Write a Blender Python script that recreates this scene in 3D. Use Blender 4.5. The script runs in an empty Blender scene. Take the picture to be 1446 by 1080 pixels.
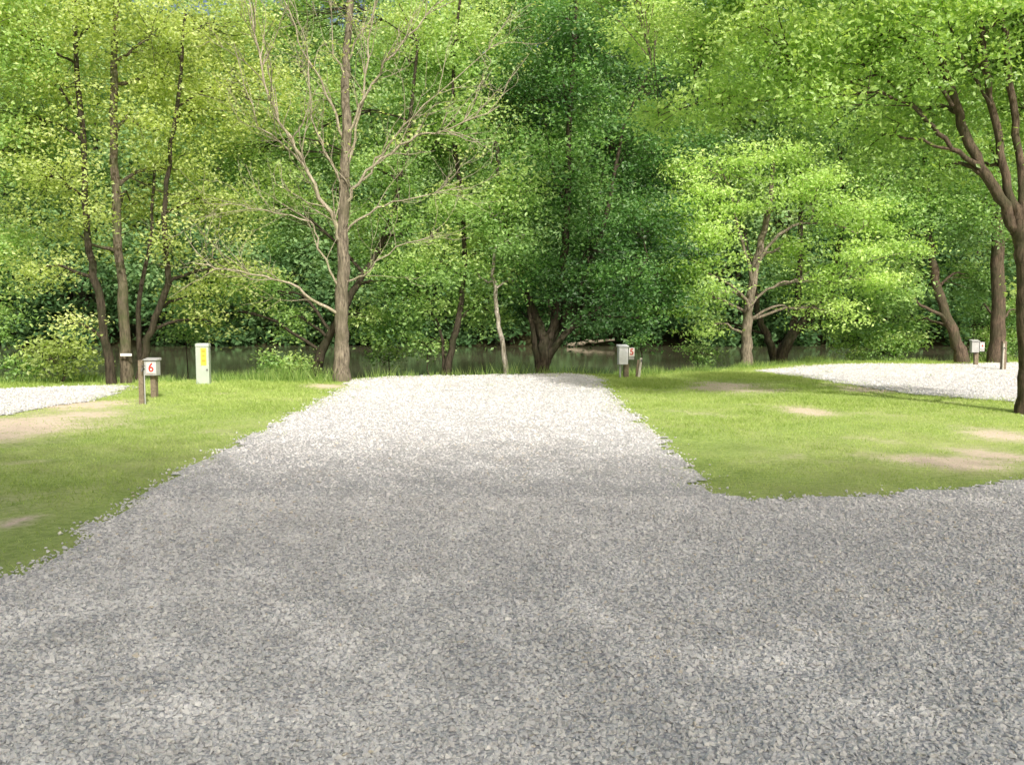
import bpy, bmesh, math, random
import numpy as np
from mathutils import Vector, Matrix, noise
rng = np.random.default_rng(7); random.seed(7)
C = bpy.context.scene.collection
# ------------------------------------------------------------------ camera
CAMH = 1.6; F = 1250.0; PITCH = math.atan(100/F)
cp, sp = math.cos(PITCH), math.sin(PITCH)
cam = bpy.data.objects.new('camera', bpy.data.cameras.new('camera')); C.objects.link(cam)
cam.location = (0, 0, CAMH); cam.rotation_euler = (math.pi/2-PITCH, 0, 0)
cam.data.sensor_width = 36; cam.data.lens = F/1446*36; cam.data.clip_end = 2000; cam.data.clip_start = 0.05
bpy.context.scene.camera = cam
def ray(px, py):
    a = (px-723)/F; b = (540-py)/F
    return np.array([a, cp+b*sp, -sp+b*cp])
def G(px, py):                      # photo point on flat ground
    d = ray(px, py); t = -CAMH/d[2]; return (d[0]*t, d[1]*t)
def at(px, py, Y):
    d = ray(px, py); t = Y/d[1]; return np.array([d[0]*t, Y, CAMH+d[2]*t])
# ------------------------------------------------------------------ world and sun
sc = bpy.context.scene
sc.view_settings.view_transform = 'Standard'; sc.view_settings.look = 'None'; sc.view_settings.exposure = 0
w = bpy.data.worlds.new("World"); sc.world = w; w.use_nodes = True
nt = w.node_tree; nt.nodes.clear()
sky = nt.nodes.new('ShaderNodeTexSky'); sky.sky_type = 'NISHITA'; sky.sun_disc = False
ELEV = math.radians(41); AZ = math.atan2(0.32, -0.95)
sky.sun_elevation = ELEV; sky.sun_rotation = AZ; sky.dust_density = 8.0; sky.ozone_density = .5
bg = nt.nodes.new('ShaderNodeBackground'); bg.inputs[1].default_value = 0.15
wo = nt.nodes.new('ShaderNodeOutputWorld'); nt.links.new(sky.outputs[0], bg.inputs[0]); nt.links.new(bg.outputs[0], wo.inputs[0])
sd = bpy.data.lights.new('sun', 'SUN'); sd.energy = 4.6; sd.angle = math.radians(0.8); sd.color = (1, .95, .85)
so = bpy.data.objects.new('sun', sd); C.objects.link(so)
tosun = Vector((math.sin(AZ)*math.cos(ELEV), math.cos(AZ)*math.cos(ELEV), math.sin(ELEV)))
so.rotation_euler = (-tosun).to_track_quat('-Z', 'Y').to_euler()
# ------------------------------------------------------------------ materials
def newmat(name):
    m = bpy.data.materials.new(name); m.use_nodes = True; t = m.node_tree; t.nodes.clear()
    o = t.nodes.new('ShaderNodeOutputMaterial'); return m, t, o
def ramp(t, stops, fac):
    r = t.nodes.new('ShaderNodeValToRGB'); e = r.color_ramp.elements
    while len(e) < len(stops): e.new(0.5)
    for i, (p, c) in enumerate(stops): e[i].position = p; e[i].color = (*c, 1)
    t.links.new(fac, r.inputs[0]); return r.outputs[0]
def attr(t, name):
    a = t.nodes.new('ShaderNodeAttribute'); a.attribute_name = name; return a.outputs['Fac']
def noise_n(t, scale, detail=4, rough=.6, vec=None):
    n = t.nodes.new('ShaderNodeTexNoise'); n.inputs['Scale'].default_value = scale; n.inputs['Detail'].default_value = detail; n.inputs['Roughness'].default_value = rough
    if vec is None:
        tc = t.nodes.new('ShaderNodeTexCoord'); vec = tc.outputs['Object']
    t.links.new(vec, n.inputs['Vector']); return n.outputs['Fac']
def mix(t, fac, a, b, mode='MIX'):
    m = t.nodes.new('ShaderNodeMix'); m.data_type = 'RGBA'; m.blend_type = mode
    for s, v in ((0, fac), (6, a), (7, b)):
        if isinstance(v, (int, float)): m.inputs[s].default_value = v
        elif isinstance(v, tuple): m.inputs[s].default_value = (*v, 1)
        else: t.links.new(v, m.inputs[s])
    return m.outputs[2]
def bump(t, h, strength, dist):
    b = t.nodes.new('ShaderNodeBump'); b.inputs['Strength'].default_value = strength; b.inputs['Distance'].default_value = dist
    t.links.new(h, b.inputs['Height']); return b.outputs[0]
def pbsdf(t, o, col, rough=.8, nrm=None, spec=.3, metal=0):
    p = t.nodes.new('ShaderNodeBsdfPrincipled'); p.inputs['Roughness'].default_value = rough
    p.inputs['Specular IOR Level'].default_value = spec; p.inputs['Metallic'].default_value = metal
    if isinstance(col, tuple): p.inputs['Base Color'].default_value = (*col, 1)
    else: t.links.new(col, p.inputs['Base Color'])
    if nrm is not None: t.links.new(nrm, p.inputs['Normal'])
    t.links.new(p.outputs[0], o.inputs[0]); return p
def leafmat(name, dark, mid, light, trans=.42, gloss=.05):
    m, t, o = newmat(name)
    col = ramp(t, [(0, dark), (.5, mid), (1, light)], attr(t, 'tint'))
    d = t.nodes.new('ShaderNodeBsdfDiffuse'); tr = t.nodes.new('ShaderNodeBsdfTranslucent'); g = t.nodes.new('ShaderNodeBsdfGlossy')
    g.inputs['Roughness'].default_value = .5
    warm = mix(t, 1.0, col, (1.25, 1.2, .65), 'MULTIPLY')
    t.links.new(col, d.inputs[0]); t.links.new(warm, tr.inputs[0])
    a = t.nodes.new('ShaderNodeMixShader'); a.inputs[0].default_value = trans; t.links.new(d.outputs[0], a.inputs[1]); t.links.new(tr.outputs[0], a.inputs[2])
    b = t.nodes.new('ShaderNodeMixShader'); b.inputs[0].default_value = gloss; t.links.new(a.outputs[0], b.inputs[1]); t.links.new(g.outputs[0], b.inputs[2])
    t.links.new(b.outputs[0], o.inputs[0]); return m
def barkmat(name, a, b, moss=(.08, .1, .04)):
    m, t, o = newmat(name)
    tc = t.nodes.new('ShaderNodeTexCoord'); mp = t.nodes.new('ShaderNodeMapping'); mp.inputs['Scale'].default_value = (1, 1, .22)
    t.links.new(tc.outputs['Object'], mp.inputs[0])
    n = noise_n(t, 22, 5, .7, mp.outputs[0]); n2 = noise_n(t, 2.2, 3)
    c = ramp(t, [(.36, a), (.64, b)], n); f = ramp(t, [(.45, (0, 0, 0)), (.65, (.8, .8, .8))], n2)
    c = mix(t, f, c, moss)
    pbsdf(t, o, c, .9, bump(t, n, 1, .04), .15); return m
def simplemat(name, col, rough=.6, var=.25, scale=14, metal=0):
    m, t, o = newmat(name); n = noise_n(t, scale, 5, .7)
    c = ramp(t, [(.3, tuple(x*(1-var) for x in col)), (.7, tuple(min(1, x*(1+var*.5)) for x in col))], n)
    pbsdf(t, o, c, rough, bump(t, n, .2, .004), .4, metal); return m
M = {}
M['leaf_yellow'] = leafmat('leaf_yellow', (.28, .38, .10), (.52, .65, .21), (.74, .83, .38), .54)  # paled towards white: hazy veil mixed into the leaf colour
M['leaf_mid'] = leafmat('leaf_mid', (.12, .25, .065), (.31, .52, .15), (.57, .73, .28), .48)
M['leaf_dark'] = leafmat('leaf_dark', (.03, .10, .025), (.11, .27, .06), (.28, .50, .13), .42)
M['leaf_lime'] = leafmat('leaf_lime', (.23, .39, .08), (.42, .64, .16), (.62, .82, .30), .5)
M['leaf_big'] = leafmat('leaf_big', (.15, .28, .06), (.36, .57, .15), (.58, .76, .27), .52, .05)
M['leaf_far_hazed'] = leafmat('leaf_far_hazed', (.08, .17, .07), (.26, .43, .19), (.49, .64, .32), .42, .0)  # paler, bluer greens: distance haze painted into the leaf colour
M['grass'] = leafmat('grass_blades', (.24, .35, .08), (.42, .56, .16), (.62, .69, .32), .4, .02)
M['weed'] = leafmat('weed_blades', (.13, .23, .05), (.25, .4, .1), (.42, .55, .19), .4, .03)
M['bark'] = barkmat('bark_brown', (.05, .042, .03), (.19, .16, .12))
M['bark_grey'] = barkmat('bark_grey', (.08, .068, .053), (.31, .27, .21), (.13, .12, .08))
M['bark_twig'] = barkmat('bark_twig', (.26, .22, .17), (.54, .49, .39), (.32, .31, .2))
M['bark_pale'] = barkmat('bark_pale', (.12, .1, .08), (.6, .56, .48), (.2, .19, .13))
M['bark_dark'] = barkmat('bark_dark', (.025, .02, .015), (.09, .075, .055), (.035, .04, .02))
M['bark_red'] = barkmat('bark_reddish', (.05, .038, .028), (.17, .128, .095), (.07, .07, .04))
M['wood'] = simplemat('weathered_wood', (.22, .18, .13), .9, .5, 30)
M['metal'] = simplemat('grey_enamel', (.40, .41, .41), .5, .2, 9)
M['metal_white'] = simplemat('white_enamel', (.66, .68, .72), .45, .15, 9)
M['metal_dark'] = simplemat('dark_metal', (.1, .1, .1), .5, .2, 9)
M['pvc'] = simplemat('pale_pipe', (.5, .48, .41), .5, .25, 9)
M['pedestal'] = simplemat('pale_green_enamel', (.44, .50, .45), .5, .12, 6)
M['yellow'] = simplemat('yellow_label', (.72, .52, .08), .5, .1, 20)
M['orange'] = simplemat('orange_label', (.66, .35, .04), .5, .1, 20)
M['white'] = simplemat('white_plate', (.82, .80, .78), .5, .06, 20)
M['red'] = simplemat('red_paint', (.55, .05, .04), .5, .1, 20)
# ground
m, t, o = newmat('grassy_soil'); M['ground'] = m
n1 = noise_n(t, .7, 4); n2 = noise_n(t, 14, 5, .75); n3 = noise_n(t, 60, 4, .7)
g = ramp(t, [(.3, (.19, .27, .07)), (.55, (.32, .42, .13)), (.75, (.44, .5, .22))], n2)
g = mix(t, ramp(t, [(.4, (0, 0, 0)), (.65, (.6, .6, .6))], n1), g, (.42, .45, .2))
dcol = ramp(t, [(.3, (.52, .42, .33)), (.7, (.76, .65, .54))], n3)
dm = t.nodes.new('ShaderNodeMath'); dm.operation = 'MULTIPLY_ADD'; t.links.new(n2, dm.inputs[0]); dm.inputs[1].default_value = 2.4
sb = t.nodes.new('ShaderNodeMath'); sb.operation = 'SUBTRACT'; t.links.new(attr(t, 'dirt'), sb.inputs[0]); sb.inputs[1].default_value = 1.15; t.links.new(sb.outputs[0], dm.inputs[2])
mm = t.nodes.new('ShaderNodeMath'); mm.operation = 'MULTIPLY'; mm.use_clamp = True; t.links.new(dm.outputs[0], mm.inputs[0]); t.links.new(attr(t, 'dirt'), mm.inputs[1])
c = mix(t, mm.outputs[0], g, dcol)
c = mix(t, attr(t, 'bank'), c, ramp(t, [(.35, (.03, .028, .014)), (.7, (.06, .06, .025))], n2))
pbsdf(t, o, c, .95, bump(t, n2, .6, .03), .1)
# gravel bed
m, t, o = newmat('gravel_bed'); M['gravel'] = m
tc = t.nodes.new('ShaderNodeTexCoord')
v = t.nodes.new('ShaderNodeTexVoronoi'); v.inputs['Scale'].default_value = 52; t.links.new(tc.outputs['Object'], v.inputs['Vector'])
sep = t.nodes.new('ShaderNodeSeparateColor'); t.links.new(v.outputs['Color'], sep.inputs[0])
c = ramp(t, [(0, (.47, .465, .48)), (.5, (.61, .605, .615)), (1, (.75, .74, .735))], sep.outputs[0])
e = ramp(t, [(.35, (1, 1, 1)), (.8, (.6, .6, .61))], v.outputs['Distance'])  # darker at cell edges: shade between stones painted into the colour
c = mix(t, 1.0, c, e, 'MULTIPLY')
n = noise_n(t, 1.3, 3); c = mix(t, ramp(t, [(.5, (0, 0, 0)), (.75, (.3, .3, .3))], n), c, (.56, .52, .46))
inv = t.nodes.new('ShaderNodeMath'); inv.operation = 'SUBTRACT'; inv.inputs[0].default_value = 1; t.links.new(v.outputs['Distance'], inv.inputs[1])
pbsdf(t, o, c, .85, bump(t, inv.outputs[0], .8, .015), .2)
m, t, o = newmat('gravel_stone'); M['stone'] = m
c = ramp(t, [(0, (.47, .465, .485)), (.35, (.63, .625, .64)), (.7, (.73, .725, .73)), (.92, (.82, .81, .80)), (1, (.68, .62, .54))], attr(t, 'tint'))
n = noise_n(t, 60, 3); c = mix(t, .25, c, ramp(t, [(.3, (.6, .6, .6)), (.7, (1, 1, 1))], n), 'MULTIPLY')
pbsdf(t, o, c, .9, None, .1)
# water
m, t, o = newmat('river_water'); M['water'] = m
tc = t.nodes.new('ShaderNodeTexCoord'); mp = t.nodes.new('ShaderNodeMapping'); mp.inputs['Scale'].default_value = (.25, 1.1, 1)
t.links.new(tc.outputs['Object'], mp.inputs[0]); n = noise_n(t, 1.2, 4, .6, mp.outputs[0])
n4 = noise_n(t, .12, 3); wc = ramp(t, [(.35, (.07, .075, .04)), (.65, (.13, .128, .08))], n4)
p = pbsdf(t, o, wc, .05, bump(t, n, .12, .05), .8)
# ------------------------------------------------------------------ mesh helpers
def mesh_np(name, V, Fc, mat, tint=None, base=None, parent=None, smooth=False, attrs=None):
    V = np.asarray(V, dtype=np.float32).reshape(-1, 3)
    if base is not None: V = V-np.asarray(base, dtype=np.float32)
    Fc = np.asarray(Fc, dtype=np.int32); k = Fc.shape[1]
    me = bpy.data.meshes.new(name)
    me.vertices.add(len(V)); me.vertices.foreach_set('co', V.ravel())
    me.loops.add(Fc.size); me.loops.foreach_set('vertex_index', Fc.ravel())
    me.polygons.add(len(Fc)); me.polygons.foreach_set('loop_start', np.arange(0, Fc.size, k, dtype=np.int32))
    me.update(calc_edges=True)
    me.polygons.foreach_set('use_smooth', np.full(len(Fc), smooth))
    d = dict(attrs or {})
    if tint is not None: d['tint'] = tint
    for an, av in d.items():
        a = me.attributes.new(an, 'FLOAT', 'POINT'); a.data.foreach_set('value', np.asarray(av, dtype=np.float32))
    me.materials.append(mat)
    ob = bpy.data.objects.new(name, me); C.objects.link(ob)
    if parent is not None: ob.parent = parent
    return ob
def tag(o, label=None, cat=None, group=None, kind=None):
    if label: o['label'] = label
    if cat: o['category'] = cat
    if group: o['group'] = group
    if kind: o['kind'] = kind
    return o
def empty(name, loc, label, cat, group=None, rz=0):
    o = bpy.data.objects.new(name, None); C.objects.link(o); o.location = [float(x) for x in loc]; o.rotation_euler.z = rz
    o.empty_display_size = .1
    return tag(o, label, cat, group)
class Tubes:
    def __init__(s): s.V = []; s.F = []; s.n = 0
    def add(s, P, R, k=6):
        P = np.asarray(P, float); n = len(P); R = np.asarray(R, float)
        T = np.gradient(P, axis=0); T /= np.linalg.norm(T, axis=1)[:, None]+1e-9
        ref = np.array([1, 0, 0.]) if abs(T[0][0]) < .8 else np.array([0, 1., 0])
        A = np.cross(T, ref); A /= np.linalg.norm(A, axis=1)[:, None]+1e-9
        B = np.cross(T, A); th = np.arange(k)*2*math.pi/k
        ring = P[:, None, :]+R[:, None, None]*(A[:, None, :]*np.cos(th)[None, :, None]+B[:, None, :]*np.sin(th)[None, :, None])
        s.V.append(ring.reshape(-1, 3))
        i = np.arange(n-1)[:, None]*k; j = np.arange(k)[None, :]; j2 = (j+1) % k
        f = np.stack([i+j, i+k+j, i+k+j2, i+j2], -1).reshape(-1, 4)+s.n
        s.F.append(f); s.n += n*k
    def build(s, name, mat, base=None, parent=None):
        if not s.V: return None
        return mesh_np(name, np.concatenate(s.V), np.concatenate(s.F), mat, None, base, parent, True)
def smooth(P, k=4, wig=0.0):
    P = np.asarray(P, float)
    Q = np.vstack([2*P[0]-P[1], P, 2*P[-1]-P[-2]]); out = []
    for i in range(1, len(Q)-2):
        for u in np.arange(k)/k:
            a, b, c, d = Q[i-1], Q[i], Q[i+1], Q[i+2]
            out.append(.5*((2*b)+(-a+c)*u+(2*a-5*b+4*c-d)*u*u+(-a+3*b-3*c+d)*u**3))
    out.append(P[-1]); out = np.array(out)
    if wig: out[1:-1] += rng.normal(0, wig, out[1:-1].shape)
    return out
def leaves(cent, n_per, sig, L, tint_c, tvar=.14, aspect=.55, droop=.25):
    m_ = len(cent); N = m_*n_per
    c = np.repeat(cent, n_per, 0)+rng.normal(0, 1, (N, 3))*np.array(sig)
    d = rng.normal(0, 1, (N, 3)); d[:, 2] = d[:, 2]*.6-droop; d /= np.linalg.norm(d, axis=1)[:, None]
    nn = rng.normal(0, .75, (N, 3)); nn[:, 2] += .55; nn[:, 1] -= .2
    s = np.cross(d, nn); s /= np.linalg.norm(s, axis=1)[:, None]+1e-9
    l = (L*rng.uniform(.6, 1.3, N))[:, None]; up = np.cross(s, d)
    a = c; b = c+d*l*.45+s*l*aspect*.5+up*l*.07; e = c+d*l; f = c+d*l*.45-s*l*aspect*.5+up*l*.07
    V = np.stack([a, b, e, f], 1).reshape(-1, 3); Fq = np.arange(N*4).reshape(-1, 4)
    t_ = np.clip(np.repeat(tint_c, n_per)+rng.normal(0, tvar, N), 0, 1)
    return V, Fq, np.repeat(t_, 4)
def merge(parts):
    V = []; Fs = []; T = []; k = 0
    for v, f, t_ in parts: V.append(v); Fs.append(f+k); T.append(t_); k += len(v)
    return np.concatenate(V), np.concatenate(Fs), np.concatenate(T)
def lobe_points(c, r, n, squash=.85):
    u = rng.normal(0, 1, (n, 3)); u /= np.linalg.norm(u, axis=1)[:, None]
    rr = r*rng.uniform(0, 1, n)**(1/2.3)*rng.uniform(.75, 1.15, n)
    bump_ = 1+.22*np.sin(u[:, 0]*5+c[0]*3)*np.sin(u[:, 2]*6+c[1])+.15*np.sin(u[:, 1]*9+c[2])
    return np.asarray(c)+u*(rr*bump_)[:, None]*np.array([1, 1, squash]), u
NLEAF = 0
def tree(name, label, trunks, lobes, leafm, barkm, L=.13, dens=34, per=28, group=None, cat='tree', sig=(.26, .26, .12), tint=(.5, .22), base=None, twig=.3, limbs=None, k=8, droop=.25):
    global NLEAF
    b = np.array(trunks[0][0][0]) if base is None else np.array(base)
    root = empty(name, b, label, cat, group)
    T = Tubes(); tp = []
    for q, (P, r0, r1) in enumerate(trunks):
        S = smooth(P, 5, .018); u = np.linspace(0, 1, len(S)); R = r0+(r1-r0)*u
        R = R*(1+.35*np.exp(-u*25)*(q == 0))*(1+rng.normal(0, .035, len(S)))
        S[0][2] -= .15
        T.add(S, R, k); tp += [(p, r) for p, r in zip(S[2:], R[2:])]
    T.build('trunk', barkm, b, root)
    tpp = np.array([p for p, r in tp]); tr = np.array([r for p, r in tp])
    for P, r0, r1 in (limbs or []):
        B = Tubes(); S = smooth(P, 5, .015); R = np.linspace(r0, r1, len(S)); B.add(S, R, 6); B.build('limb', barkm, b, root)
        tpp = np.vstack([tpp, S]); tr = np.concatenate([tr, R])
    parts = []
    for lb in lobes:
        c, r = np.array(lb[0]), lb[1]; dm = lb[2] if len(lb) > 2 else 1; tm = lb[3] if len(lb) > 3 else 0
        dd = np.linalg.norm(tpp-c, axis=1)+np.where(tpp[:, 2] > c[2]-.2*r, 2.5, 0); i = int(np.argmin(dd)); p0 = tpp[i]; r0 = min(tr[i]*.6, .05)
        mid = (p0+c)/2+np.array([0, 0, .12*np.linalg.norm(c-p0)])+rng.normal(0, .12, 3)
        B = Tubes(); S = smooth([p0, mid, c], 4, .02); B.add(S, np.linspace(r0, .012, len(S)), 5)
        n = max(4, int(dens*dm*r*r)); pts, u = lobe_points(c, r, n)
        tc = tint[0]+tm+rng.normal(0, .12)+.3*u[:, 2]+.1*np.sin(pts[:, 0]*2.3+pts[:, 2]*3.1)+rng.normal(0, tint[1]*.5, n)  # lobe tops tinted lighter, undersides darker: top light painted into the leaves
        parts.append(leaves(pts, per, sig, L, tc, .08, .55, droop)); NLEAF += n*per
        for q in pts[rng.uniform(0, 1, n) < twig]:
            s0 = S[rng.integers(2, len(S))]; md = (s0+q)/2+rng.normal(0, .08, 3)+np.array([0, 0, .06])
            B.add([s0, md, q], [.012, .008, .004], 3)
        B.build('limb', barkm, b, root)
    if parts:
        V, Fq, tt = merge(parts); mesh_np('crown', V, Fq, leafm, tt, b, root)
    return root
def lob(px, py, Y, rp, dm=1, tm=0): return (at(px, py, Y), rp*Y/F, dm, tm)
def pl(pts, Y): return [at(p[0], p[1], Y if len(p) < 3 else p[2]) for p in pts]
# ------------------------------------------------------------------ terrain
bx = [-60, -12, -4, 0, 3, 6, 10, 60]; by = [19.4, 19.9, 20.6, 21.7, 22.3, 24.6, 28, 33]
def Yb(x): return np.interp(x, bx, by)
def sm(a): a = np.clip(a, 0, 1); return a*a*(3-2*a)
def snoise(x, y, f=1, s=0):
    return (np.sin(x*1.3*f+s+1.7*np.sin(y*.9*f+s))+np.sin(y*1.7*f+2.1*s+1.3*np.sin(x*1.1*f))+np.sin((x+y)*2.9*f+s*.7)*.5+np.sin((x-1.4*y)*4.3*f+s)*.35)/2.85
WZ = -1.3
def height(x, y):
    x = np.asarray(x, float); y = np.asarray(y, float)
    z = .025*snoise(x, y, .5, 1)*sm((y-1)/4)
    z = z+.05*sm((y-17)/3.5)*sm((3.2-np.abs(x+.8))/1.2)
    s = y-Yb(x)-.25*snoise(x, y, 1.2, 4)
    z = z-sm(s/4.2)*2.4
    rise = sm((y-74-1.5*snoise(x, y, .1, 2))/9)*3.4
    z = z+np.where(y > 60, rise, 0)
    z = z+np.where(y > 82, 1, 0)*(50*sm((y-82)/120)+1.5*snoise(x, y, .05, 3)*sm((y-82)/20))
    return z
def inpoly(x, y, P):
    x = np.asarray(x); y = np.asarray(y); ins = np.zeros(x.shape, bool); n = len(P); j = n-1
    for i in range(n):
        xi, yi = P[i]; xj, yj = P[j]
        c_ = ((yi > y) != (yj > y)) & (x < (xj-xi)*(y-yi)/(yj-yi+1e-12)+xi); ins ^= c_; j = i
    return ins
drive = [(-60, 5.6), (-8, 5.3)]+[G(*p) for p in [(-60, 822), (0, 815), (60, 800), (100, 772), (170, 722), (250, 672), (320, 632), (380, 602), (440, 572), (480, 552), (500, 536)]]
drive += [(-2.6, 21.9), (0, 22.1), (2.0, 22.2)]
drive += [G(*p) for p in [(845, 536), (880, 575), (915, 608), (955, 645), (985, 678), (1010, 700), (1050, 708), (1150, 706), (1250, 701), (1350, 691), (1446, 680)]]+[(9, 9.0), (14, 10), (60, 11), (60, -8), (-60, -8)]
padR = [G(*p) for p in [(1062, 523), (1130, 517), (1200, 513.5), (1330, 514.5)]]+[(14.5, 27.5), (22, 28), (30, 26), (30, 10), (12.2, 9.6)]+[G(*p) for p in [(1475, 600), (1446, 568), (1380, 566), (1280, 556), (1180, 539)]]
padL = [G(*p) for p in [(-200, 549), (0, 549), (120, 546), (185, 546), (150, 560), (110, 568), (60, 574), (0, 588), (-150, 600)]]+[(-22, 14), (-22, 19)]
def jx(x, y): return .10*snoise(x, y, 3.1, 5)+.06*snoise(x, y, 9, 2)
def in_gravel(x, y, soft=0):
    dx = jx(x, y); dy = jx(y, x)
    if soft: dx = dx+rng.normal(0, soft, np.shape(x)); dy = dy+rng.normal(0, soft, np.shape(x))
    return inpoly(x+dx, y+dy, drive) | inpoly(x+dx, y+dy, padR) | inpoly(x+dx, y+dy, padL)
dirts = [((1030, 546), 62, 8), ((1140, 580), 34, 8), ((1345, 652), 85, 14), ((1410, 612), 50, 9), ((1215, 549), 40, 6), ((45, 600), 100, 26), ((20, 735), 26, 9), ((110, 572), 70, 8), ((460, 545), 30, 4), ((1390, 640), 45, 12)]
def dirt(x, y):
    out = np.zeros(np.shape(x))
    for (px, py), rx, ry in dirts:
        X, Y = G(px, py); wx = rx/F*Y; wy = (G(px, py-ry)[1]-G(px, py+ry)[1])/2
        d = np.sqrt(((x-X)/wx)**2+((y-Y)/wy)**2)+.45*snoise(x, y, 2.6, 3)+.3*snoise(x, y, 8, 1)
        out = np.maximum(out, np.clip((1.7-d)/1.3, 0, 1))
    sp_ = np.clip((snoise(x, y, 1.7, 9)-.5)*2.5, 0, .5)
    return np.maximum(out, sp_)
xs = np.concatenate([-np.geomspace(700, 31, 30), np.arange(-30, 30.01, .2), np.geomspace(31, 700, 30)])
ys = np.concatenate([-np.geomspace(300, 9, 14), np.arange(-8, 33.01, .2), np.arange(34, 90, 1.5), np.geomspace(91, 900, 40)])
XX, YY = np.meshgrid(xs, ys); ZZ = height(XX, YY); nx = len(xs); ny = len(ys)
V = np.stack([XX, YY, ZZ], -1).reshape(-1, 3)
i = np.arange(ny-1)[:, None]*nx; j = np.arange(nx-1)[None, :]
Fq = np.stack([i+j, i+j+1, i+nx+j+1, i+nx+j], -1).reshape(-1, 4)
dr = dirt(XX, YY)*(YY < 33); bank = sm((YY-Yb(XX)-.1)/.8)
gr = mesh_np('ground', V, Fq, M['ground'], None, None, None, True, {'dirt': dr.ravel(), 'bank': bank.ravel()})
tag(gr, 'mown grass ground with bare earth patches falling to the river', 'ground', kind='structure')
def sheet(name, poly, x0, x1, y0, y1, step, label):
    a = np.arange(x0, x1, step); b = np.arange(y0, y1, step); X, Y = np.meshgrid(a, b)
    Z = height(X, Y)+.012; ins = inpoly(X+step/2+jx(X, Y), Y+step/2+jx(Y, X), poly)[:-1, :-1]
    n_ = len(a); i = np.arange(len(b)-1)[:, None]*n_; j = np.arange(n_-1)[None, :]
    f = np.stack([i+j, i+j+1, i+n_+j+1, i+n_+j], -1)[ins]
    used, inv_ = np.unique(f, return_inverse=True)
    Vv = np.stack([X, Y, Z], -1).reshape(-1, 3)[used]
    return tag(mesh_np(name, Vv, inv_.reshape(-1, 4), M['gravel'], None, None, None, True), label, 'gravel', kind='structure')
sheet('gravel_drive', drive, -24, 24, -8, 23, .11, 'grey gravel road and camping pull-in running up to the river bank')
sheet('gravel_pad', padR, 5, 30, 9.5, 28.5, .12, 'grey gravel camping pad behind the grass on the right')
sheet('gravel_pad', padL, -22, -6, 13, 20.2, .12, 'sliver of gravel camping pad at the left edge beside the numbered grey box')
wv = [(-700, 18.5, WZ), (700, 18.5, WZ), (700, 90, WZ), (-700, 90, WZ)]
tag(mesh_np('river', wv, [[0, 1, 2, 3]], M['water']), 'calm murky green river behind the bank trees', 'river', kind='structure')
# ------------------------------------------------------------------ gravel stones
tmpl = []
for q in range(12):
    bm = bmesh.new()
    for _ in range(8):
        v_ = Vector(rng.normal(0, 1, 3)); v_.normalize(); v_ *= random.uniform(.8, 1.1); bm.verts.new(v_)
    r = bmesh.ops.convex_hull(bm, input=bm.verts[:]); bmesh.ops.triangulate(bm, faces=bm.faces[:])
    for v_ in [v for v in bm.verts if not v.link_faces]: bm.verts.remove(v_)
    bm.verts.index_update(); tmpl.append((np.array([v.co[:] for v in bm.verts]), np.array([[v.index for v in f.verts] for f in bm.faces]))); bm.free()
def scatter(n, y0, y1, side=0):
    y = np.sqrt(rng.uniform(y0*y0, y1*y1, n)); hw = y*.60+1.0; return rng.uniform(-1, 1, n)*hw, y
N = 350000
PY = rng.uniform(2.2, 28, N); PY = np.where(rng.uniform(0, 1, N) < .28, rng.uniform(2.2, 7.5, N), PY); PX = rng.uniform(-1, 1, N)*(PY*.6+1.0)
k_ = in_gravel(PX, PY, .1); PX, PY = PX[k_], PY[k_]; N = len(PX)
PS = rng.uniform(.0072, .0136, N)*(1+PY*.028)*rng.choice([.65, 1, 1, 1.3], N)
kind = rng.integers(0, 12, N); Vs = []; Fs = []; Ts = []; off = 0
rut = np.exp(-((PX+2.0+.25*np.sin(PY*.3))/.28)**2)+np.exp(-((PX-.1+.25*np.sin(PY*.3))/.28)**2)
tint0 = np.clip(rng.normal(.5, .17, N)+.06*snoise(PX, PY, 1.2, 3)+.09*rut*(PY > 6), 0, .92)
tint0 = np.where(rng.uniform(0, 1, N) < .008+.03*(snoise(PX, PY, .8, 6) > .3)+.05*rut*(PY > 8), 1, tint0)
for q, (tv, tf) in enumerate(tmpl):
    sel = np.where(kind == q)[0]; n = len(sel); s = PS[sel]
    sc3 = np.stack([s*rng.uniform(.95, 1.35, n), s*rng.uniform(.8, 1.05, n), s*rng.uniform(.65, .95, n)], 1)
    P = tv[None]*sc3[:, None, :]
    az = rng.uniform(0, 6.283, n); tl = rng.normal(0, .35, n)
    ca, sa, ct, st = [f(z)[:, None] for f, z in ((np.cos, az), (np.sin, az), (np.cos, tl), (np.sin, tl))]
    x, y, z = P[..., 0], P[..., 1], P[..., 2]
    x, z = x*ct+z*st, -x*st+z*ct; x, y = x*ca-y*sa, x*sa+y*ca
    gx, gy = PX[sel], PY[sel]; gz = height(gx, gy)+.012+s*rng.uniform(-.3, .5, n)
    Vs.append(np.stack([x+gx[:, None], y+gy[:, None], z+gz[:, None]], -1).reshape(-1, 3))
    Fs.append((tf[None]+(np.arange(n)*len(tv))[:, None, None]).reshape(-1, 3)+off); Ts.append(np.repeat(tint0[sel], len(tv))); off += n*len(tv)
tag(mesh_np('gravel_stones', np.concatenate(Vs), np.concatenate(Fs), M['stone'], np.concatenate(Ts)), 'loose crushed grey limestone covering the drive and pads', 'gravel', kind='stuff')
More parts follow.
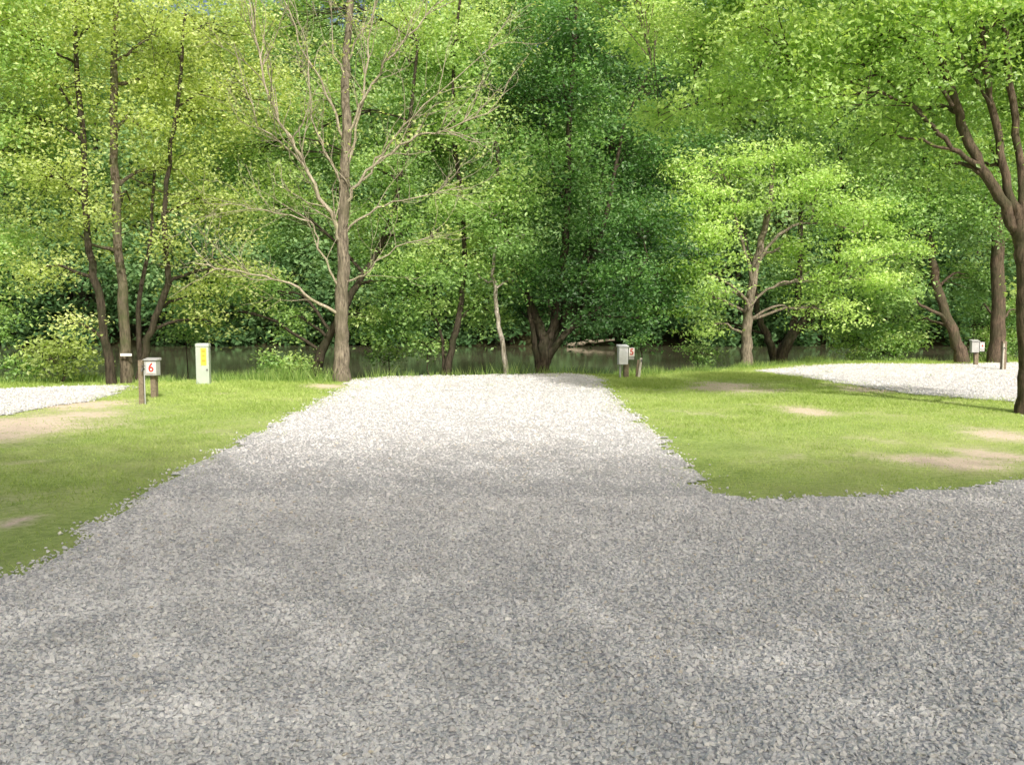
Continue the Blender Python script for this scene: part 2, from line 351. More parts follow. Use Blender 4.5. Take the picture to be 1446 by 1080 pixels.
# ------------------------------------------------------------------ grass
def blades(name, x, y, h, wd, mat, tint, label, lean=.5, cat='grass'):
    n = len(x); z = height(x, y)-.004; a = rng.uniform(0, 6.283, n); l = rng.normal(0, lean, (n, 2))*h[:, None]
    b0 = np.stack([x-np.cos(a)*wd/2, y-np.sin(a)*wd/2, z], -1); b1 = np.stack([x+np.cos(a)*wd/2, y+np.sin(a)*wd/2, z], -1)
    tp = np.stack([x+l[:, 0], y+l[:, 1], z+h], -1)
    V = np.stack([b0, b1, tp], 1).reshape(-1, 3)
    return tag(mesh_np(name, V, np.arange(n*3).reshape(-1, 3), mat, np.repeat(tint, 3)), label, cat, kind='stuff')
x, y = scatter(680000, 4.5, 28.5)
tuft = (y > 14.5) & (snoise(x, y, 3.3, 2) > .62) & (rng.uniform(0, 1, len(x)) < .16)
ok = (~in_gravel(x, y, .22) | tuft) & (y < Yb(x)+.35) & (rng.uniform(0, 1, len(x)) > dirt(x, y)*.9-.01) & (y < 29)
x, y = x[ok], y[ok]; f = np.clip(y/14, .6, 1.6); hh = rng.uniform(.018, .055, len(x))*np.clip(1+.6*snoise(x, y, 1.1, 2)+.3*snoise(x, y, 5, 4), .4, 1.9)*np.clip(f, .8, 1.2)
hh = hh*(1-.5*dirt(x, y))
blades('grass', x, y, hh, .009*f, M['grass'], np.clip(.48+.24*snoise(x, y, .6, 8)+.2*snoise(x, y, 4, 2)+rng.normal(0, .2, len(x)), 0, 1), 'short mown grass either side of the gravel drive', .7)
n = 34000; x = rng.uniform(-16, 18, n); y = Yb(x)+rng.normal(.25, .4, n); ok = ~((x > -4) & (x < 2.6) & (rng.uniform(0, 1, n) < .8)); x, y = x[ok], y[ok]
keep = snoise(x, y, 1.5, 7) > -.35; x, y = x[keep], y[keep]
blades('bank_weeds', x, y, rng.uniform(.05, .28, len(x))*np.clip(1+snoise(x, y, .8, 5), .3, 1.8), np.full(len(x), .016), M['weed'], rng.uniform(0, 1, len(x)), 'taller weeds along the lip of the river bank', .35, 'weeds')
# ------------------------------------------------------------------ far wood
parts = []; T = Tubes()
fr = []
for i in range(46): fr.append((-62+i*2.75+rng.normal(0, .8), 76+rng.uniform(0, 5), 1))
for i in range(150):
    y = rng.uniform(84, 135); fr.append((rng.uniform(-.68, .68)*y, y, 0))
for (x, y, front) in fr:
    z = float(height(x, y)); h = rng.uniform(25, 36) if front else rng.uniform(25, 33); r = rng.uniform(3.6, 5.6); tb = rng.normal(.55, .17)
    T.add([(x, y, z-.5), (x+rng.normal(0, .5), y-1, z+h*.4), (x+rng.normal(0, 1), y-1, z+h*.85)], [.35, .25, .08], 5)
    ls = [(0, 0, .84, .8), (.4, -.3, .68, .8), (-.5, -.2, .6, .85), (.1, -.5, .47, .9), (-.4, -.2, .35, .8)]+([(.6, -.7, .24, .7), (-.6, -.8, .16, .65)] if front else [])
    for (a, b, zz, rr) in ls:
        pts, u = lobe_points((x+a*r+rng.normal(0, .6), y+b*r, z+zz*h), r*rr, 80 if front else 50)
        parts.append(leaves(pts, 13, (.6, .6, .35), .45, tb+.3*u[:, 2]-.35*(zz < .3)+rng.normal(0, .11, len(pts)), .09, .6))  # lighter lobe tops, darker low lobes: light and under-tree shade painted in tint
for i in range(150):
    x = rng.uniform(-62, 62); y = 75.2+rng.uniform(-.8, 1.5)
    pts, u = lobe_points((x, y, rng.uniform(-1.0, 2.2)), rng.uniform(1.2, 2.1), 30); parts.append(leaves(pts, 8, (.4, .4, .3), .5, .05+.15*u[:, 2]+rng.normal(0, .1, len(pts)), .08, .6))  # dark waterline leaves with lighter tops: shading painted in tint
V, Fq, tt = merge(parts)
fw = mesh_np('far_woodland', V, Fq, M['leaf_far_hazed'], tt); tag(fw, 'dense green woodland covering the far river bank', 'woodland', kind='stuff')
tag(T.build('far_trunks', M['bark_dark']), 'dark trunks within the woodland on the far river bank', 'woodland', kind='stuff')
# ------------------------------------------------------------------ bank trees
LM = .105; PM = 60
tree('slender_tree', 'thin dark trunk leaning left, leftmost of the three slender trees left of the green pedestal',
     [(pl([(160, 552), (142, 430), (123, 330), (118, 200), (108, 60), (95, -120)], 19.3), .1, .04)],
     [lob(60, 250, 19.0, 80), lob(90, 130, 19.3, 80, .9), lob(30, 50, 19.5, 90, .9), lob(120, -40, 19.5, 100, .8), lob(60, 380, 19.3, 55, .8), lob(20, 180, 20.5, 80), lob(95, 460, 19, 34, .8), lob(130, 300, 18.6, 32, .7), lob(130, 30, 18.7, 50, .8)],
     M['leaf_yellow'], M['bark_dark'], .092, 34, 58, 'slender trees at the left of the bank')
tree('slender_tree', 'straight brown trunk carrying a small white sign, middle of the three slender left trees',
     [(pl([(180, 549), (174, 430), (165, 300), (161, 120), (166, -40), (170, -150)], 19.7), .13, .05)],
     [lob(215, 50, 19.8, 85, .9), lob(200, 180, 19.8, 60, .8), lob(250, 240, 21, 70, .9), lob(160, -40, 20, 100, .8), lob(110, 330, 20.5, 50, .7), lob(240, 120, 21, 80, .9), lob(190, 290, 21, 50, .8)],
     M['leaf_yellow'], M['bark'], .092, 34, 58, 'slender trees at the left of the bank')
tree('slender_tree', 'leaning dark trunk bending right, rightmost of the three slender left trees',
     [(pl([(196, 552), (208, 480), (236, 400), (232, 300), (245, 180), (262, 20)], 20.3), .1, .035), (pl([(200, 530), (196, 440), (212, 340), (218, 240)], 20.5), .07, .03)],
     [lob(275, 160, 21.5, 75), lob(300, 40, 22, 95), lob(305, 290, 21.5, 65), lob(330, 380, 21.5, 55, .9), lob(240, 340, 20, 40, .8), lob(350, 140, 22.5, 85), lob(270, 420, 21.3, 42, .9), lob(230, 80, 22.5, 80), lob(300, 455, 21.5, 30, .7)],
     M['leaf_yellow'], M['bark_dark'], .092, 34, 58, 'slender trees at the left of the bank', tint=(.45, .2))
tree('overhanging_tree', 'leafy tree mostly outside the frame at the upper left corner',
     [(pl([(-130, 556), (-120, 400), (-105, 250), (-80, 60), (-60, -120)], 18.8), .2, .08)],
     [lob(-40, 200, 19, 90), lob(-20, 60, 18.5, 90), lob(10, -30, 18.5, 90), lob(-30, 330, 19.5, 80), lob(-10, 440, 20, 60, .8, -.2), lob(15, 340, 21, 60, .9), lob(50, 60, 22, 110), lob(60, 220, 22, 100)],
     M['leaf_mid'], M['bark'], .1, 34, 52, tint=(.75, .2))
# bare tree -------------------------------------------------------
def bare_tree():
    Yt = 20.4; b = at(484, 541, Yt)
    root = empty('sparse_tree', b, 'tall grey tree with mostly bare spreading branches at the left corner of the gravel drive', 'tree')
    T = Tubes()
    tr = smooth(pl([(484, 541), (482, 470), (485, 380), (484, 300), (489, 200), (489, 100), (494, 0), (497, -140)], Yt), 6, .014)
    tr[0][2] -= .1; u = np.linspace(0, 1, len(tr)); R = .175-.12*u+.07*np.exp(-u*28); R = R*(1+rng.normal(0, .04, len(R))); T.add(tr, R, 12)
    tips = []
    def child(B, p, d, L, r, depth):
        n = 6; P = [p]; dd = d/np.linalg.norm(d)
        for q in range(n):
            dd = dd+rng.normal(0, .16, 3)+np.array([0, 0, .05]); dd /= np.linalg.norm(dd); P.append(P[-1]+dd*L/n)
        P = np.array(P); B.add(P, np.linspace(r, max(.003, r*.3), n+1), 5 if depth > 1 else 3)
        if depth > 0:
            for q in range(rng.integers(2, 5)):
                k_ = rng.integers(2, n+1); a = rng.normal(0, 1, 3); a -= a@dd*dd; a /= np.linalg.norm(a)
                child(B, P[k_], dd*.8+a*.65, L*rng.uniform(.4, .65), max(.0045, r*.5), depth-1)
        else: tips.append(P[-1])
    lims = [([(483, 447), (440, 422), (400, 396), (340, 385), (275, 372)], .04, -1.0),
            ([(484, 345), (466, 300), (448, 270), (425, 220), (395, 170), (370, 100), (350, -10)], .058, -.9),
            ([(483, 420), (452, 350), (436, 312), (385, 300), (325, 288)], .028, -.8),
            ([(487, 200), (460, 130), (425, 60), (395, -30)], .036, -.8),
            ([(435, 240), (390, 195), (362, 170), (330, 60)], .025, -1.3),
            ([(487, 292), (505, 262), (540, 222), (590, 192), (640, 182), (705, 150)], .043, -1.0),
            ([(487, 200), (510, 150), (545, 90), (590, 40), (645, -20)], .038, -.8),
            ([(488, 330), (530, 292), (580, 282), (655, 262)], .028, -.9),
            ([(489, 240), (508, 160), (520, 60), (540, -40)], .036, -.5),
            ([(512, 255), (550, 200), (600, 150), (690, 70)], .031, -.9),
            ([(487, 400), (512, 388), (560, 350), (625, 328)], .026, -.6),
            ([(490, 120), (470, 60), (455, -40)], .026, -.5), ([(490, 90), (520, 30), (560, -60)], .026, -.6),
            ([(488, 270), (460, 215), (440, 150), (432, 60)], .031, -.7)]
    for pts, r, dy in lims:
        B = Tubes()
        n = len(pts); P = smooth([at(p[0], p[1], Yt+dy*(q/(n-1))) for q, p in enumerate(pts)], 4, .03)
        B.add(P, np.linspace(r, r*.28, len(P)), 6)
        for q in range(int(len(P)*.9)):
            k_ = rng.integers(3, len(P)); tt_ = P[k_]-P[k_-1]; tt_ /= np.linalg.norm(tt_); a = rng.normal(0, 1, 3); a -= a@tt_*tt_; a /= np.linalg.norm(a)
            child(B, P[k_], tt_*.8+a*.6+np.array([0, -.1, .15]), rng.uniform(.7, 1.6), r*.34, 1)
        tips.append(P[-1]); B.build('limb', M['bark_twig'], b, root)
    T.build('trunk', M['bark_grey'], b, root)
    tp = np.array(tips); sel = tp[(rng.uniform(0, 1, len(tp)) < .3)]
    V, Fq, tt = leaves(sel, 11, (.16, .16, .09), .085, np.full(len(sel), .6)); mesh_np('crown', V, Fq, M['leaf_yellow'], tt, b, root)
bare_tree()
tree('leaning_tree', 'dark leaning trunk with full green crown just behind the sparse grey tree',
     [(pl([(436, 548), (452, 505), (468, 470), (505, 400), (545, 330), (575, 200), (590, 60)], 21.9), .14, .03)],
     [lob(390, 290, 23.5, 80, 1, .1), lob(530, 340, 23.4, 70, 1), lob(450, 180, 24.5, 90, 1, .1), lob(370, 410, 22.8, 55), lob(560, 390, 21.7, 50), lob(550, 230, 22, 70), lob(410, 40, 25.5, 110, 1, .15), lob(570, 80, 23, 95, 1, .1), lob(410, 450, 22.7, 40, .8, .1), lob(525, 450, 23, 45, .9), lob(480, -60, 25.5, 120, 1, .1), lob(280, 440, 23, 45, .9, -.1), lob(330, 230, 25, 90, 1, .1), lob(545, 310, 21.4, 40, .8)],
     M['leaf_mid'], M['bark_dark'], LM, 32, PM)
tree('slanting_tree', 'thin dark slanting trunk between the sparse grey tree and the pale trunk',
     [(pl([(627, 546), (640, 480), (652, 420), (655, 330), (640, 150), (650, 0)], 22.3), .1, .03), (pl([(628, 540), (622, 470), (606, 420)], 22.4), .05, .02)],
     [lob(620, 370, 22, 65), lob(690, 350, 23.5, 65), lob(600, 200, 24.5, 90), lob(675, 190, 25, 95), lob(640, 50, 24, 110, 1, .2), lob(590, 440, 22.5, 40), lob(665, 430, 23, 45), lob(645, 290, 21.7, 50), lob(700, -30, 27, 120, 1, .2), lob(660, 170, 21.6, 55, .9), lob(700, 445, 23.4, 32, .8), lob(560, 455, 23.5, 34, .8, -.1), lob(650, 60, 21.8, 60, .8, .1)],
     M['leaf_mid'], M['bark_dark'], LM, 34, PM, tint=(.6, .22))
tree('pale_trunked_tree', 'slim pale sunlit trunk just left of the dark multi-stemmed tree',
     [(pl([(717, 546), (712, 500), (704, 450), (697, 400), (700, 350), (712, 300)], 22.0), .075, .025)],
     [lob(712, 340, 21.7, 48, 1), lob(690, 290, 22, 50, 1), lob(735, 270, 22, 55, 1), lob(730, 400, 22.6, 30, .9), lob(672, 385, 22, 28, .8)],
     M['leaf_mid'], M['bark_pale'], LM, 36, 52)
tree('spreading_tree', 'large dark green multi-stemmed tree behind the end of the gravel drive',
     [(pl([(767, 548), (768, 500), (765, 470), (745, 420), (715, 320), (700, 200)], 23.0), .19, .05),
      (pl([(766, 510), (785, 440), (800, 320), (805, 150), (815, 0)], 23.2), .14, .04),
      (pl([(770, 505), (815, 455), (862, 425), (915, 365)], 23.0), .1, .03),
      (pl([(760, 515), (752, 460), (748, 440), (750, 380)], 22.9), .08, .04),
      (pl([(768, 500), (800, 440), (850, 330), (880, 180)], 23.5), .1, .04)],
     [lob(770, 250, 23.3, 100), lob(860, 190, 24.3, 110), lob(835, 340, 23.4, 85), lob(742, 380, 22.8, 55), lob(905, 320, 24, 75), lob(820, 60, 25, 120, 1, .1), lob(930, 110, 27, 100), lob(715, 140, 25, 90, 1, .1), lob(890, 400, 22.7, 52), lob(795, 405, 22.6, 50, .8), lob(940, 220, 26, 80, 1), lob(850, 440, 22.8, 36, .8), lob(780, -50, 28, 120, 1, .15), lob(920, -10, 28, 120), lob(735, 440, 24, 36, .8), lob(905, 450, 23.3, 34, .9), lob(945, 400, 24.5, 45, .9), lob(810, 465, 25, 28, .7), lob(800, 130, 22.8, 55, .8), lob(800, 30, 22.8, 60, .8, .1)],
     M['leaf_dark'], M['bark_dark'], LM, 36, PM, tint=(.38, .26))
tree('lime_green_tree', 'bright lime green tree with a light brown trunk right of the white utility box',
     [(pl([(1055, 521), (1054, 480), (1058, 430), (1072, 350), (1086, 290), (1092, 230)], 25.6), .19, .05),
      (pl([(1058, 430), (1035, 405), (1000, 385), (955, 350)], 25.3), .05, .02),
      (pl([(1068, 370), (1110, 325), (1165, 315), (1210, 330)], 25.2), .05, .02),
      (pl([(1064, 400), (1045, 330), (1030, 270), (1010, 220)], 25.2), .05, .02),
      (pl([(1060, 425), (1100, 400), (1140, 395), (1190, 400)], 25.3), .04, .015)],
     [lob(1000, 270, 24.8, 34, 1, .1), lob(965, 235, 25, 30, 1, .1), lob(1060, 235, 25, 40, .8, .1), lob(1105, 215, 25.5, 38, .8, .1), lob(1150, 260, 25, 42, .9, .05), lob(1185, 300, 24.8, 38, .9), lob(960, 300, 24.6, 34, 1.1), lob(1010, 330, 24.5, 34, 1, .05), lob(960, 375, 24.6, 32, 1.1), lob(1000, 415, 24.5, 30, 1), lob(1025, 370, 25, 22, .8), lob(1200, 360, 25.2, 38, .9), lob(1230, 310, 26, 42, .9), lob(1160, 400, 25.4, 32, .8), lob(1110, 350, 26.5, 36, .7, -.1), lob(960, 435, 25, 24, 1), lob(1000, 465, 25.2, 20, .9), lob(1235, 400, 26, 34, .9), lob(1190, 440, 25.8, 26, .9), lob(1100, 285, 24.6, 26, .6), lob(1130, 440, 26, 20, .7), lob(1035, 290, 24.7, 24, .7), lob(935, 335, 25, 22, .9), lob(1270, 350, 26, 34, .8)],
     M['leaf_lime'], M['bark_grey'], .108, 52, 50, sig=(.34, .34, .065), droop=.5)
tree('forked_tree', 'dark V-forked trunk directly behind the lime green tree',
     [(pl([(1098, 526), (1110, 490), (1140, 445), (1175, 390), (1190, 280), (1180, 120)], 28.5), .2, .05), (pl([(1098, 520), (1085, 480), (1070, 440), (1060, 360)], 28.6), .16, .07), (pl([(1100, 500), (1125, 440), (1130, 300), (1120, 60)], 28.7), .14, .05)],
     [lob(1120, 170, 28, 100), lob(1250, 410, 29, 52), lob(1210, 270, 28, 85), lob(1010, 170, 30, 85), lob(1180, 440, 28.5, 42, .9), lob(1060, 60, 30, 110), lob(1180, 60, 28, 110), lob(1120, 400, 29.5, 50, .9), lob(1240, 170, 30, 90), lob(1000, 460, 29.5, 26, .8), lob(1040, 300, 30, 60, .9), lob(1230, 455, 29.5, 34, .9)],
     M['leaf_mid'], M['bark_dark'], .12, 30, 54, tint=(.36, .22))
tree('leaning_tree', 'brown trunk leaning left beside the right gravel pad',
     [(pl([(1360, 512), (1345, 465), (1328, 420), (1314, 350), (1308, 240), (1290, 80)], 27.6), .2, .06), (pl([(1340, 450), (1300, 430), (1270, 400)], 27.5), .06, .02)],
     [lob(1275, 300, 27, 75, 1, -.05), lob(1335, 230, 27, 75), lob(1262, 395, 27.5, 52), lob(1370, 390, 29, 48, .9), lob(1300, 130, 27, 100), lob(1290, 455, 29.5, 36, .9), lob(1350, 320, 28.5, 52, .9), lob(1320, 310, 27, 45, .9)],
     M['leaf_mid'], M['bark_red'], .12, 32, 52)
tree('thick_tree', 'thick upright reddish brown trunk between the leaning tree and the right frame edge',
     [(pl([(1408, 512), (1410, 440), (1409, 350), (1402, 200), (1400, 20)], 27.8), .25, .12)],
     [lob(1420, 170, 27, 100, 1), lob(1460, 330, 28.5, 60, .9), lob(1385, 290, 27, 65, 1), lob(1400, 40, 28, 120, .9), lob(1440, 440, 30, 42, .9), lob(1530, 250, 28, 90), lob(1385, 440, 30, 36, .9)],
     M['leaf_mid'], M['bark_red'], .12, 30, 52)
Yg = G(1440, 585)[1]
tree('maple_tree', 'large overhanging leafy tree at the right edge with limbs arching over the grass',
     [(pl([(1453, 588), (1452, 520), (1450, 430), (1446, 360), (1440, 310)], Yg), .17, .13),
      (pl([(1444, 345), (1418, 290), (1385, 235), (1352, 160), (1325, 70), (1296, -30), (1280, -120)], Yg), .095, .04),
      (pl([(1442, 330), (1420, 250), (1402, 160), (1386, 50), (1368, -120)], Yg), .075, .035),
      (pl([(1446, 350), (1440, 240), (1428, 120), (1415, 0), (1405, -100)], Yg), .065, .035),
      (pl([(1448, 330), (1454, 180), (1450, 40), (1446, -100)], Yg+.3), .05, .03),
      (pl([(1448, 380), (1500, 250), (1560, 60), (1600, -120)], Yg), .1, .04)],
     [lob(1250, 50, Yg-.6, 110), lob(1110, 60, Yg-.3, 110), lob(1000, 50, Yg+1.5, 92), lob(930, 160, Yg+2.4, 42, .9, .05), lob(1020, 150, Yg+.6, 64, .9), lob(1150, 150, Yg-.4, 72, .9), lob(1350, 60, Yg+1, 90, .9, -.05), lob(1070, -60, Yg+.6, 130), lob(1250, -100, Yg-1, 150), lob(1460, 60, Yg+1, 110, .8, -.15), lob(1560, 200, Yg, 120, .7), lob(930, 30, Yg+4, 70, 1), lob(1240, 190, Yg, 52, .8, -.1), lob(1430, 150, Yg+1, 70, .8, -.2), lob(1500, -80, Yg, 150, .8), lob(1330, 240, Yg+.6, 42, .6, -.1), lob(885, -40, Yg+4.5, 85), lob(1300, 165, Yg+1.2, 80, .9, -.15), lob(1500, 420, Yg+.5, 50, .5), lob(1420, 40, Yg+1.4, 110, .9, -.2), lob(1340, 0, Yg-.8, 75, .9, .05), lob(1300, 110, Yg-.7, 45, .8, .05), lob(1400, 80, Yg-.7, 40, .6), lob(1430, 0, Yg-.7, 70, .8, 0), lob(1385, 225, Yg+.6, 40, .6, -.1)],  # right and inner lobes tinted darker: crown shade painted into leaf colour
     M['leaf_big'], M['bark_red'], .084, 68, 54, sig=(.2, .2, .09), tint=(.6, .24), droop=.45,
     limbs=[(pl([(1385, 235), (1335, 200), (1290, 150), (1240, 105), (1180, 75), (1080, 60)], Yg-.1), .045, .012), (pl([(1240, 105), (1180, 120), (1100, 140), (1010, 140, Yg+.8), (930, 165, Yg+2.2)], Yg-.1), .02, .008),
            (pl([(1345, 150), (1280, 60), (1200, 0)], Yg-.3), .03, .012), (pl([(1400, 150), (1350, 60), (1320, -40)], Yg-.2), .025, .012)])
# ------------------------------------------------------------------ shrubs on the bank
def shrub(label, px, py, Y, rp, leafm, n=4, tm=0, name='bank_shrub', L=.1, dens=70):
    c = at(px, py, Y); r = rp*Y/F; zb = float(height(c[0], Y))
    b = np.array([c[0], Y, zb]); ls = []
    for q in range(n):
        a = q*2.4+px; ls.append((c+np.array([math.cos(a)*r*.6, math.sin(a)*r*.4, rng.normal(0, .18)*r]), r*rng.uniform(.5, .7), 1, tm))
    tree(name, label, [([b, b*.5+c*.5+np.array([.03, 0, 0]), c], .03, .012)], ls, leafm, M['bark_dark'], L, dens, 20, 'shrubs along the river bank', 'shrub', (.14, .14, .09), twig=.3, k=5)
shrub('low rounded green shrub on the bank between the green pedestal and the sparse grey tree', 400, 520, 21.5, 44, M['leaf_mid'], 5, -.1)
shrub('leafy yellow green shrub at the foot of the leftmost slender trunk', 88, 500, 19.4, 46, M['leaf_yellow'], 5, -.25)
shrub('small loose shrub left of the thin slanting trunk', 603, 485, 22.6, 32, M['leaf_mid'], 5, .15, dens=40)
shrub('low shrub in the shade under the leaning tree beside the right gravel pad', 1262, 490, 29, 40, M['leaf_mid'], 5, -.05)
shrub('low leafy shrub behind the right gravel pad, right of the V-forked trunk', 1205, 478, 30, 36, M['leaf_lime'], 5, 0)
shrub('shrub between the dark multi-stemmed tree and the lime green tree', 985, 496, 27, 26, M['leaf_mid'], 4, -.1)
shrub('dark shrub low on the bank at the left frame edge', 30, 515, 20.3, 36, M['leaf_mid'], 4, -.15)
shrub('small plant on the bank just behind the stake beside the white box', 905, 485, 25, 22, M['leaf_dark'], 3, .1)
shrub('round shrub on the bank behind the thick reddish trunk', 1420, 480, 30, 40, M['leaf_mid'], 5, 0)
shrub('small dark shrub in the gap behind the green pedestal', 262, 478, 24, 26, M['leaf_mid'], 4, -.25)
shrub('low dark shrub right of the dark leaning trunk near the sparse grey tree', 548, 500, 23.5, 26, M['leaf_mid'], 4, -.2)
# ------------------------------------------------------------------ trees behind the camera (shade the foreground)
for q, (x, y, lb) in enumerate([(-9.5, -5.7, 'broad shade tree behind the road, far left'), (-2.5, -7.0, 'broad shade tree behind the road, centre left'), (5, -8.1, 'broad shade tree behind the road, centre right'), (12, -9.2, 'broad shade tree behind the road, far right')]):
    ls = [((x+a+rng.normal(0, .4), y+b, z), r, dm) for a, b, z, r, dm in ((0, .2, 13.6, 2.8, 1.1), (2.9, .1, 13, 2.7, 1.1), (-2.9, .1, 13.2, 2.7, 1.1), (.6, -2.2, 12.4, 2.7, .68), (-2.6, -2.8, 11.8, 2.6, .66), (2.9, -2.8, 11.6, 2.6, .66), (0, -5.0, 10.6, 2.9, .5), (3.2, -5.5, 10.2, 2.7, .5), (-3.2, -5.5, 10.2, 2.7, .5))]
    tree('shade_tree', lb, [([(x, y-3.5, 0), (x+.1, y-3.5, 4), (x, y-3, 9), (x, y-1.6, 13)], .28, .08)], ls, M['leaf_mid'], M['bark'], .13, 36, 29, 'shade trees behind the road', sig=(1.1, 1.1, .6), twig=.05)
# ------------------------------------------------------------------ man-made things
def box(name, size, loc, mat, parent, bev=.008, taper=None, rot=None):
    bm = bmesh.new(); bmesh.ops.create_cube(bm, size=1)
    for v in bm.verts:
        v.co.x *= size[0]; v.co.y *= size[1]; v.co.z *= size[2]
        if taper and v.co.z > 0: v.co.x *= taper[0]; v.co.y *= taper[1]
    if bev: bmesh.ops.bevel(bm, geom=bm.edges[:], offset=bev, segments=2, affect='EDGES', profile=.7)
    me = bpy.data.meshes.new(name); bm.to_mesh(me); bm.free(); me.materials.append(mat)
    o = bpy.data.objects.new(name, me); C.objects.link(o); o.parent = parent; o.location = loc
    if rot: o.rotation_euler = rot
    return o
def hood(name, w, d, h, loc, mat, parent):   # sloped rain hood, high at the back
    bm = bmesh.new(); pr = [(-d/2, 0), (d/2, 0), (d/2, h), (-d/2, h*.35)]
    vs = [[bm.verts.new((sx*w/2, a, b)) for a, b in pr] for sx in (-1, 1)]
    bm.faces.new(vs[0][::-1]); bm.faces.new(vs[1])
    for i in range(4): j = (i+1) % 4; bm.faces.new((vs[0][i], vs[0][j], vs[1][j], vs[1][i]))
    bmesh.ops.recalc_face_normals(bm, faces=bm.faces[:]); bmesh.ops.bevel(bm, geom=bm.edges[:], offset=.006, segments=2, affect='EDGES')
    me = bpy.data.meshes.new(name); bm.to_mesh(me); bm.free(); me.materials.append(mat)
    o = bpy.data.objects.new(name, me); C.objects.link(o); o.parent = parent; o.location = loc; return o
def digit(ch, size, loc, parent, mat):
    cu = bpy.data.curves.new('digit', 'FONT'); cu.body = ch; cu.size = size; cu.extrude = .002; cu.offset = size*.02; cu.align_x = 'CENTER'; cu.align_y = 'CENTER'
    tmp = bpy.data.objects.new('tmp', cu); C.objects.link(tmp); bpy.context.view_layer.update()
    me = bpy.data.meshes.new_from_object(tmp.evaluated_get(bpy.context.evaluated_depsgraph_get())); bpy.data.objects.remove(tmp)
    me.name = 'digit'; me.materials.clear(); me.materials.append(mat)
    o = bpy.data.objects.new('digit', me); C.objects.link(o); o.parent = parent; o.location = loc; o.rotation_euler = (math.pi/2, 0, 0); return o
def pipe(name, pts, r, mat, parent, k=8):
    T = Tubes(); T.add(pts, [r]*len(pts), k); return T.build(name, mat, None, parent)
def plate(parent, loc, w, h, ch, border=True):
    p = box('number_plate', (w, .006, h), loc, M['white'], parent, .002)
    if border:
        T = Tubes(); a, b = w/2-.012, h/2-.012
        T.add([(-a, -.004, -b), (a, -.004, -b), (a, -.004, b), (-a, -.004, b), (-a, -.004, -b)], [.003]*5, 4)
        T.build('border', M['red'], None, p)
    digit(ch, h*1.05, (0, -.006, 0), p, M['red']); return p
X, Y = G(216, 562)
r = empty('utility_box', (X, Y, 0), 'grey utility box with red 6 plate on a wooden post at the left', 'utility box', 'campsite utility boxes', math.radians(-8))
box('post', (.1, .1, .46), (0, .06, .2), M['wood'], r, .006)
box('cabinet', (.25, .15, .27), (.0, 0, .56), M['metal'], r, .01)
hood('lid', .28, .2, .05, (0, 0, .698), M['metal'], r)
box('side_box', (.1, .12, .22), (-.18, .01, .56), M['metal'], r, .01)
plate(r, (.03, -.082, .565), .19, .21, '6')
pipe('conduit', [(-.18, .02, .45), (-.18, .02, .2), (-.18, .03, -.03)], .02, M['metal'], r)
X, Y = G(201, 570)
r = empty('water_post', (X, Y, 0), 'weathered wooden stake with a water tap just left of the box numbered 6', 'post', 'water taps on stakes')
box('stake', (.085, .085, .80), (0, 0, .36), M['wood'], r, .006, (.92, .92))
pipe('riser', [(.06, -.02, -.02), (.06, -.02, .4), (.06, -.02, .6)], .012, M['metal'], r)
tp_ = pipe('tap', [(.06, -.02, .6), (.06, -.05, .63), (.06, -.11, .62), (.06, -.125, .57)], .014, M['metal_dark'], r)
pipe('handle', [(.03, -.06, .665), (.06, -.06, .67), (.09, -.06, .665)], .009, M['metal_dark'], tp_, 6)
X, Y = G(288, 543)
r = empty('telecom_pedestal', (X, Y, 0), 'tall pale green cable pedestal with a yellow label on the grass at left', 'pedestal', None, math.radians(6))
box('body', (.28, .2, .86), (0, 0, .4), M['pedestal'], r, .02)
box('cap', (.30, .225, .08), (0, 0, .87), M['pedestal'], r, .025, (.93, .9))
lb = box('label', (.12, .006, .38), (.03, -.104, .62), M['yellow'], r, .002)
for z_, w_, h_ in ((.12, .07, .035), (.02, .05, .03), (-.09, .07, .04)): box('label_mark', (w_, .003, h_), (0, -.0045, z_), M['orange'], lb, 0)
box('latch', (.03, .02, .04), (.10, -.105, .33), M['metal_dark'], r, .004)
X, Y = G(884, 534)
r = empty('utility_box', (X, Y, 0), 'white utility box with red 5 plate at the right corner of the drive', 'utility box', 'campsite utility boxes', math.radians(10))
box('post', (.11, .1, .4), (0.02, .07, .15), M['wood'], r, .006)
box('cabinet', (.23, .17, .42), (-.09, 0, .54), M['metal_white'], r, .03)
hood('lid', .26, .22, .06, (-.09, 0, .752), M['metal_white'], r)
box('side_box', (.14, .12, .28), (.115, .02, .59), M['metal'], r, .01)
plate(r, (.12, -.05, .63), .14, .2, '5', False)
pipe('conduit', [(-.14, .03, .34), (-.14, .03, -.03)], .025, M['metal'], r)
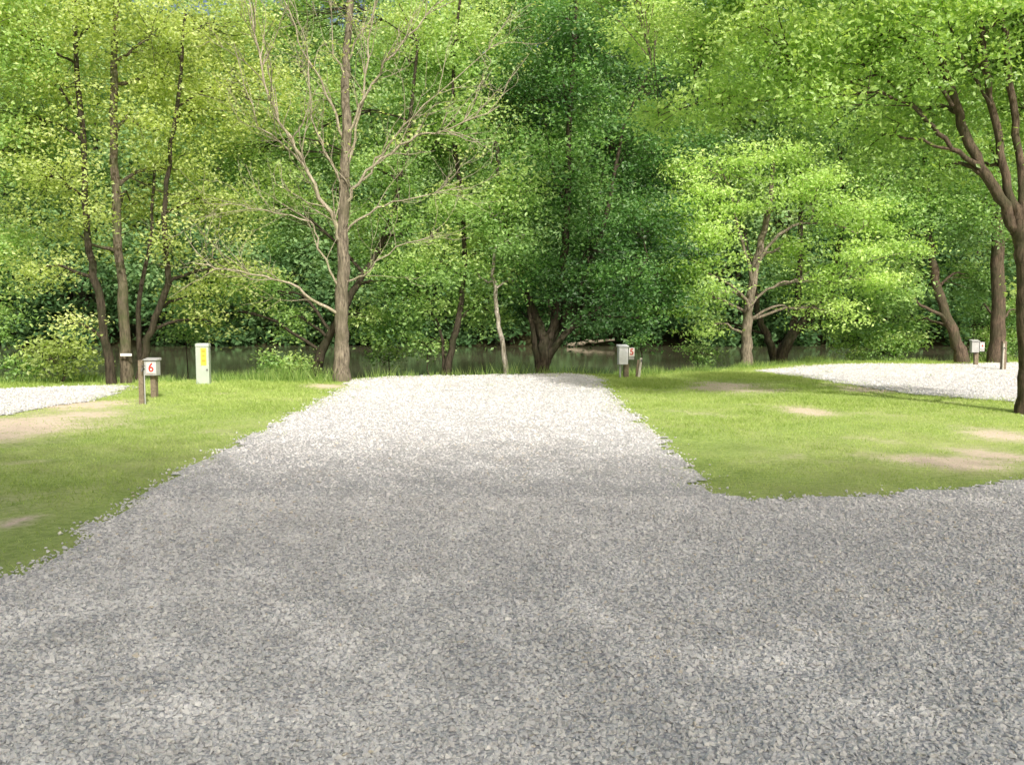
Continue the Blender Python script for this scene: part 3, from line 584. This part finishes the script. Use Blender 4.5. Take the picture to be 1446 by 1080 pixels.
X, Y = G(902, 533)
r = empty('water_post', (X, Y, 0), 'short pale leaning stake with a tap just right of the white box numbered 5', 'post', 'water taps on stakes', 0)
r.rotation_euler = (0, math.radians(6), 0)
box('stake', (.06, .05, .52), (0, 0, .22), M['pvc'], r, .006, (.9, .9))
box('backboard', (.06, .04, .46), (-.05, .03, .2), M['wood'], r, .004)
pipe('tap', [(0, -.03, .43), (0, -.1, .44), (0, -.12, .39)], .013, M['metal_dark'], r)
X, Y = G(1379, 516)
r = empty('utility_box', (X, Y, 0), 'small grey utility box with red 4 plate beside the right gravel pad', 'utility box', 'campsite utility boxes', math.radians(-5))
box('post', (.11, .1, .45), (0, .06, .2), M['wood'], r, .006)
box('cabinet', (.21, .15, .32), (-.08, 0, .55), M['metal'], r, .012)
box('side_box', (.14, .14, .28), (.11, 0, .56), M['metal'], r, .012)
hood('lid', .24, .2, .06, (-.08, 0, .712), M['metal'], r)
plate(r, (.11, -.078, .58), .11, .14, '4', False)
X, Y = G(1416, 522)
r = empty('water_post', (X, Y, 0), 'brown stake with pale front pipe at the far right of the gravel pad', 'post', 'water taps on stakes')
box('stake', (.12, .1, .82), (0.02, .03, .38), M['wood'], r, .006, (.95, .95))
pipe('riser', [(-.03, -.05, -.02), (-.03, -.05, .4), (-.03, -.05, .72)], .025, M['pvc'], r)
pipe('tap', [(-.03, -.05, .6), (-.03, -.12, .62), (-.03, -.14, .57)], .014, M['metal_dark'], r)
p = at(178, 501, 19.45)
r = empty('small_sign', p, 'small white board nailed to the middle slender trunk on the left', 'sign')
box('board', (.25, .012, .055), (0, 0, 0), M['white'], r, .002)
box('batten', (.05, .09, .05), (0, .052, 0), M['wood'], r, .003)
T = Tubes(); P = [at(800, 487, 73.4), at(830, 484, 73.6), at(868, 480, 74)]; T.add(smooth(P, 4, .05), np.linspace(.22, .08, 9), 8)
tag(T.build('fallen_log', M['bark_grey']), 'grey fallen log lying at the water edge of the far bank', 'log')
print('stones', N, 'leaves', NLEAF)
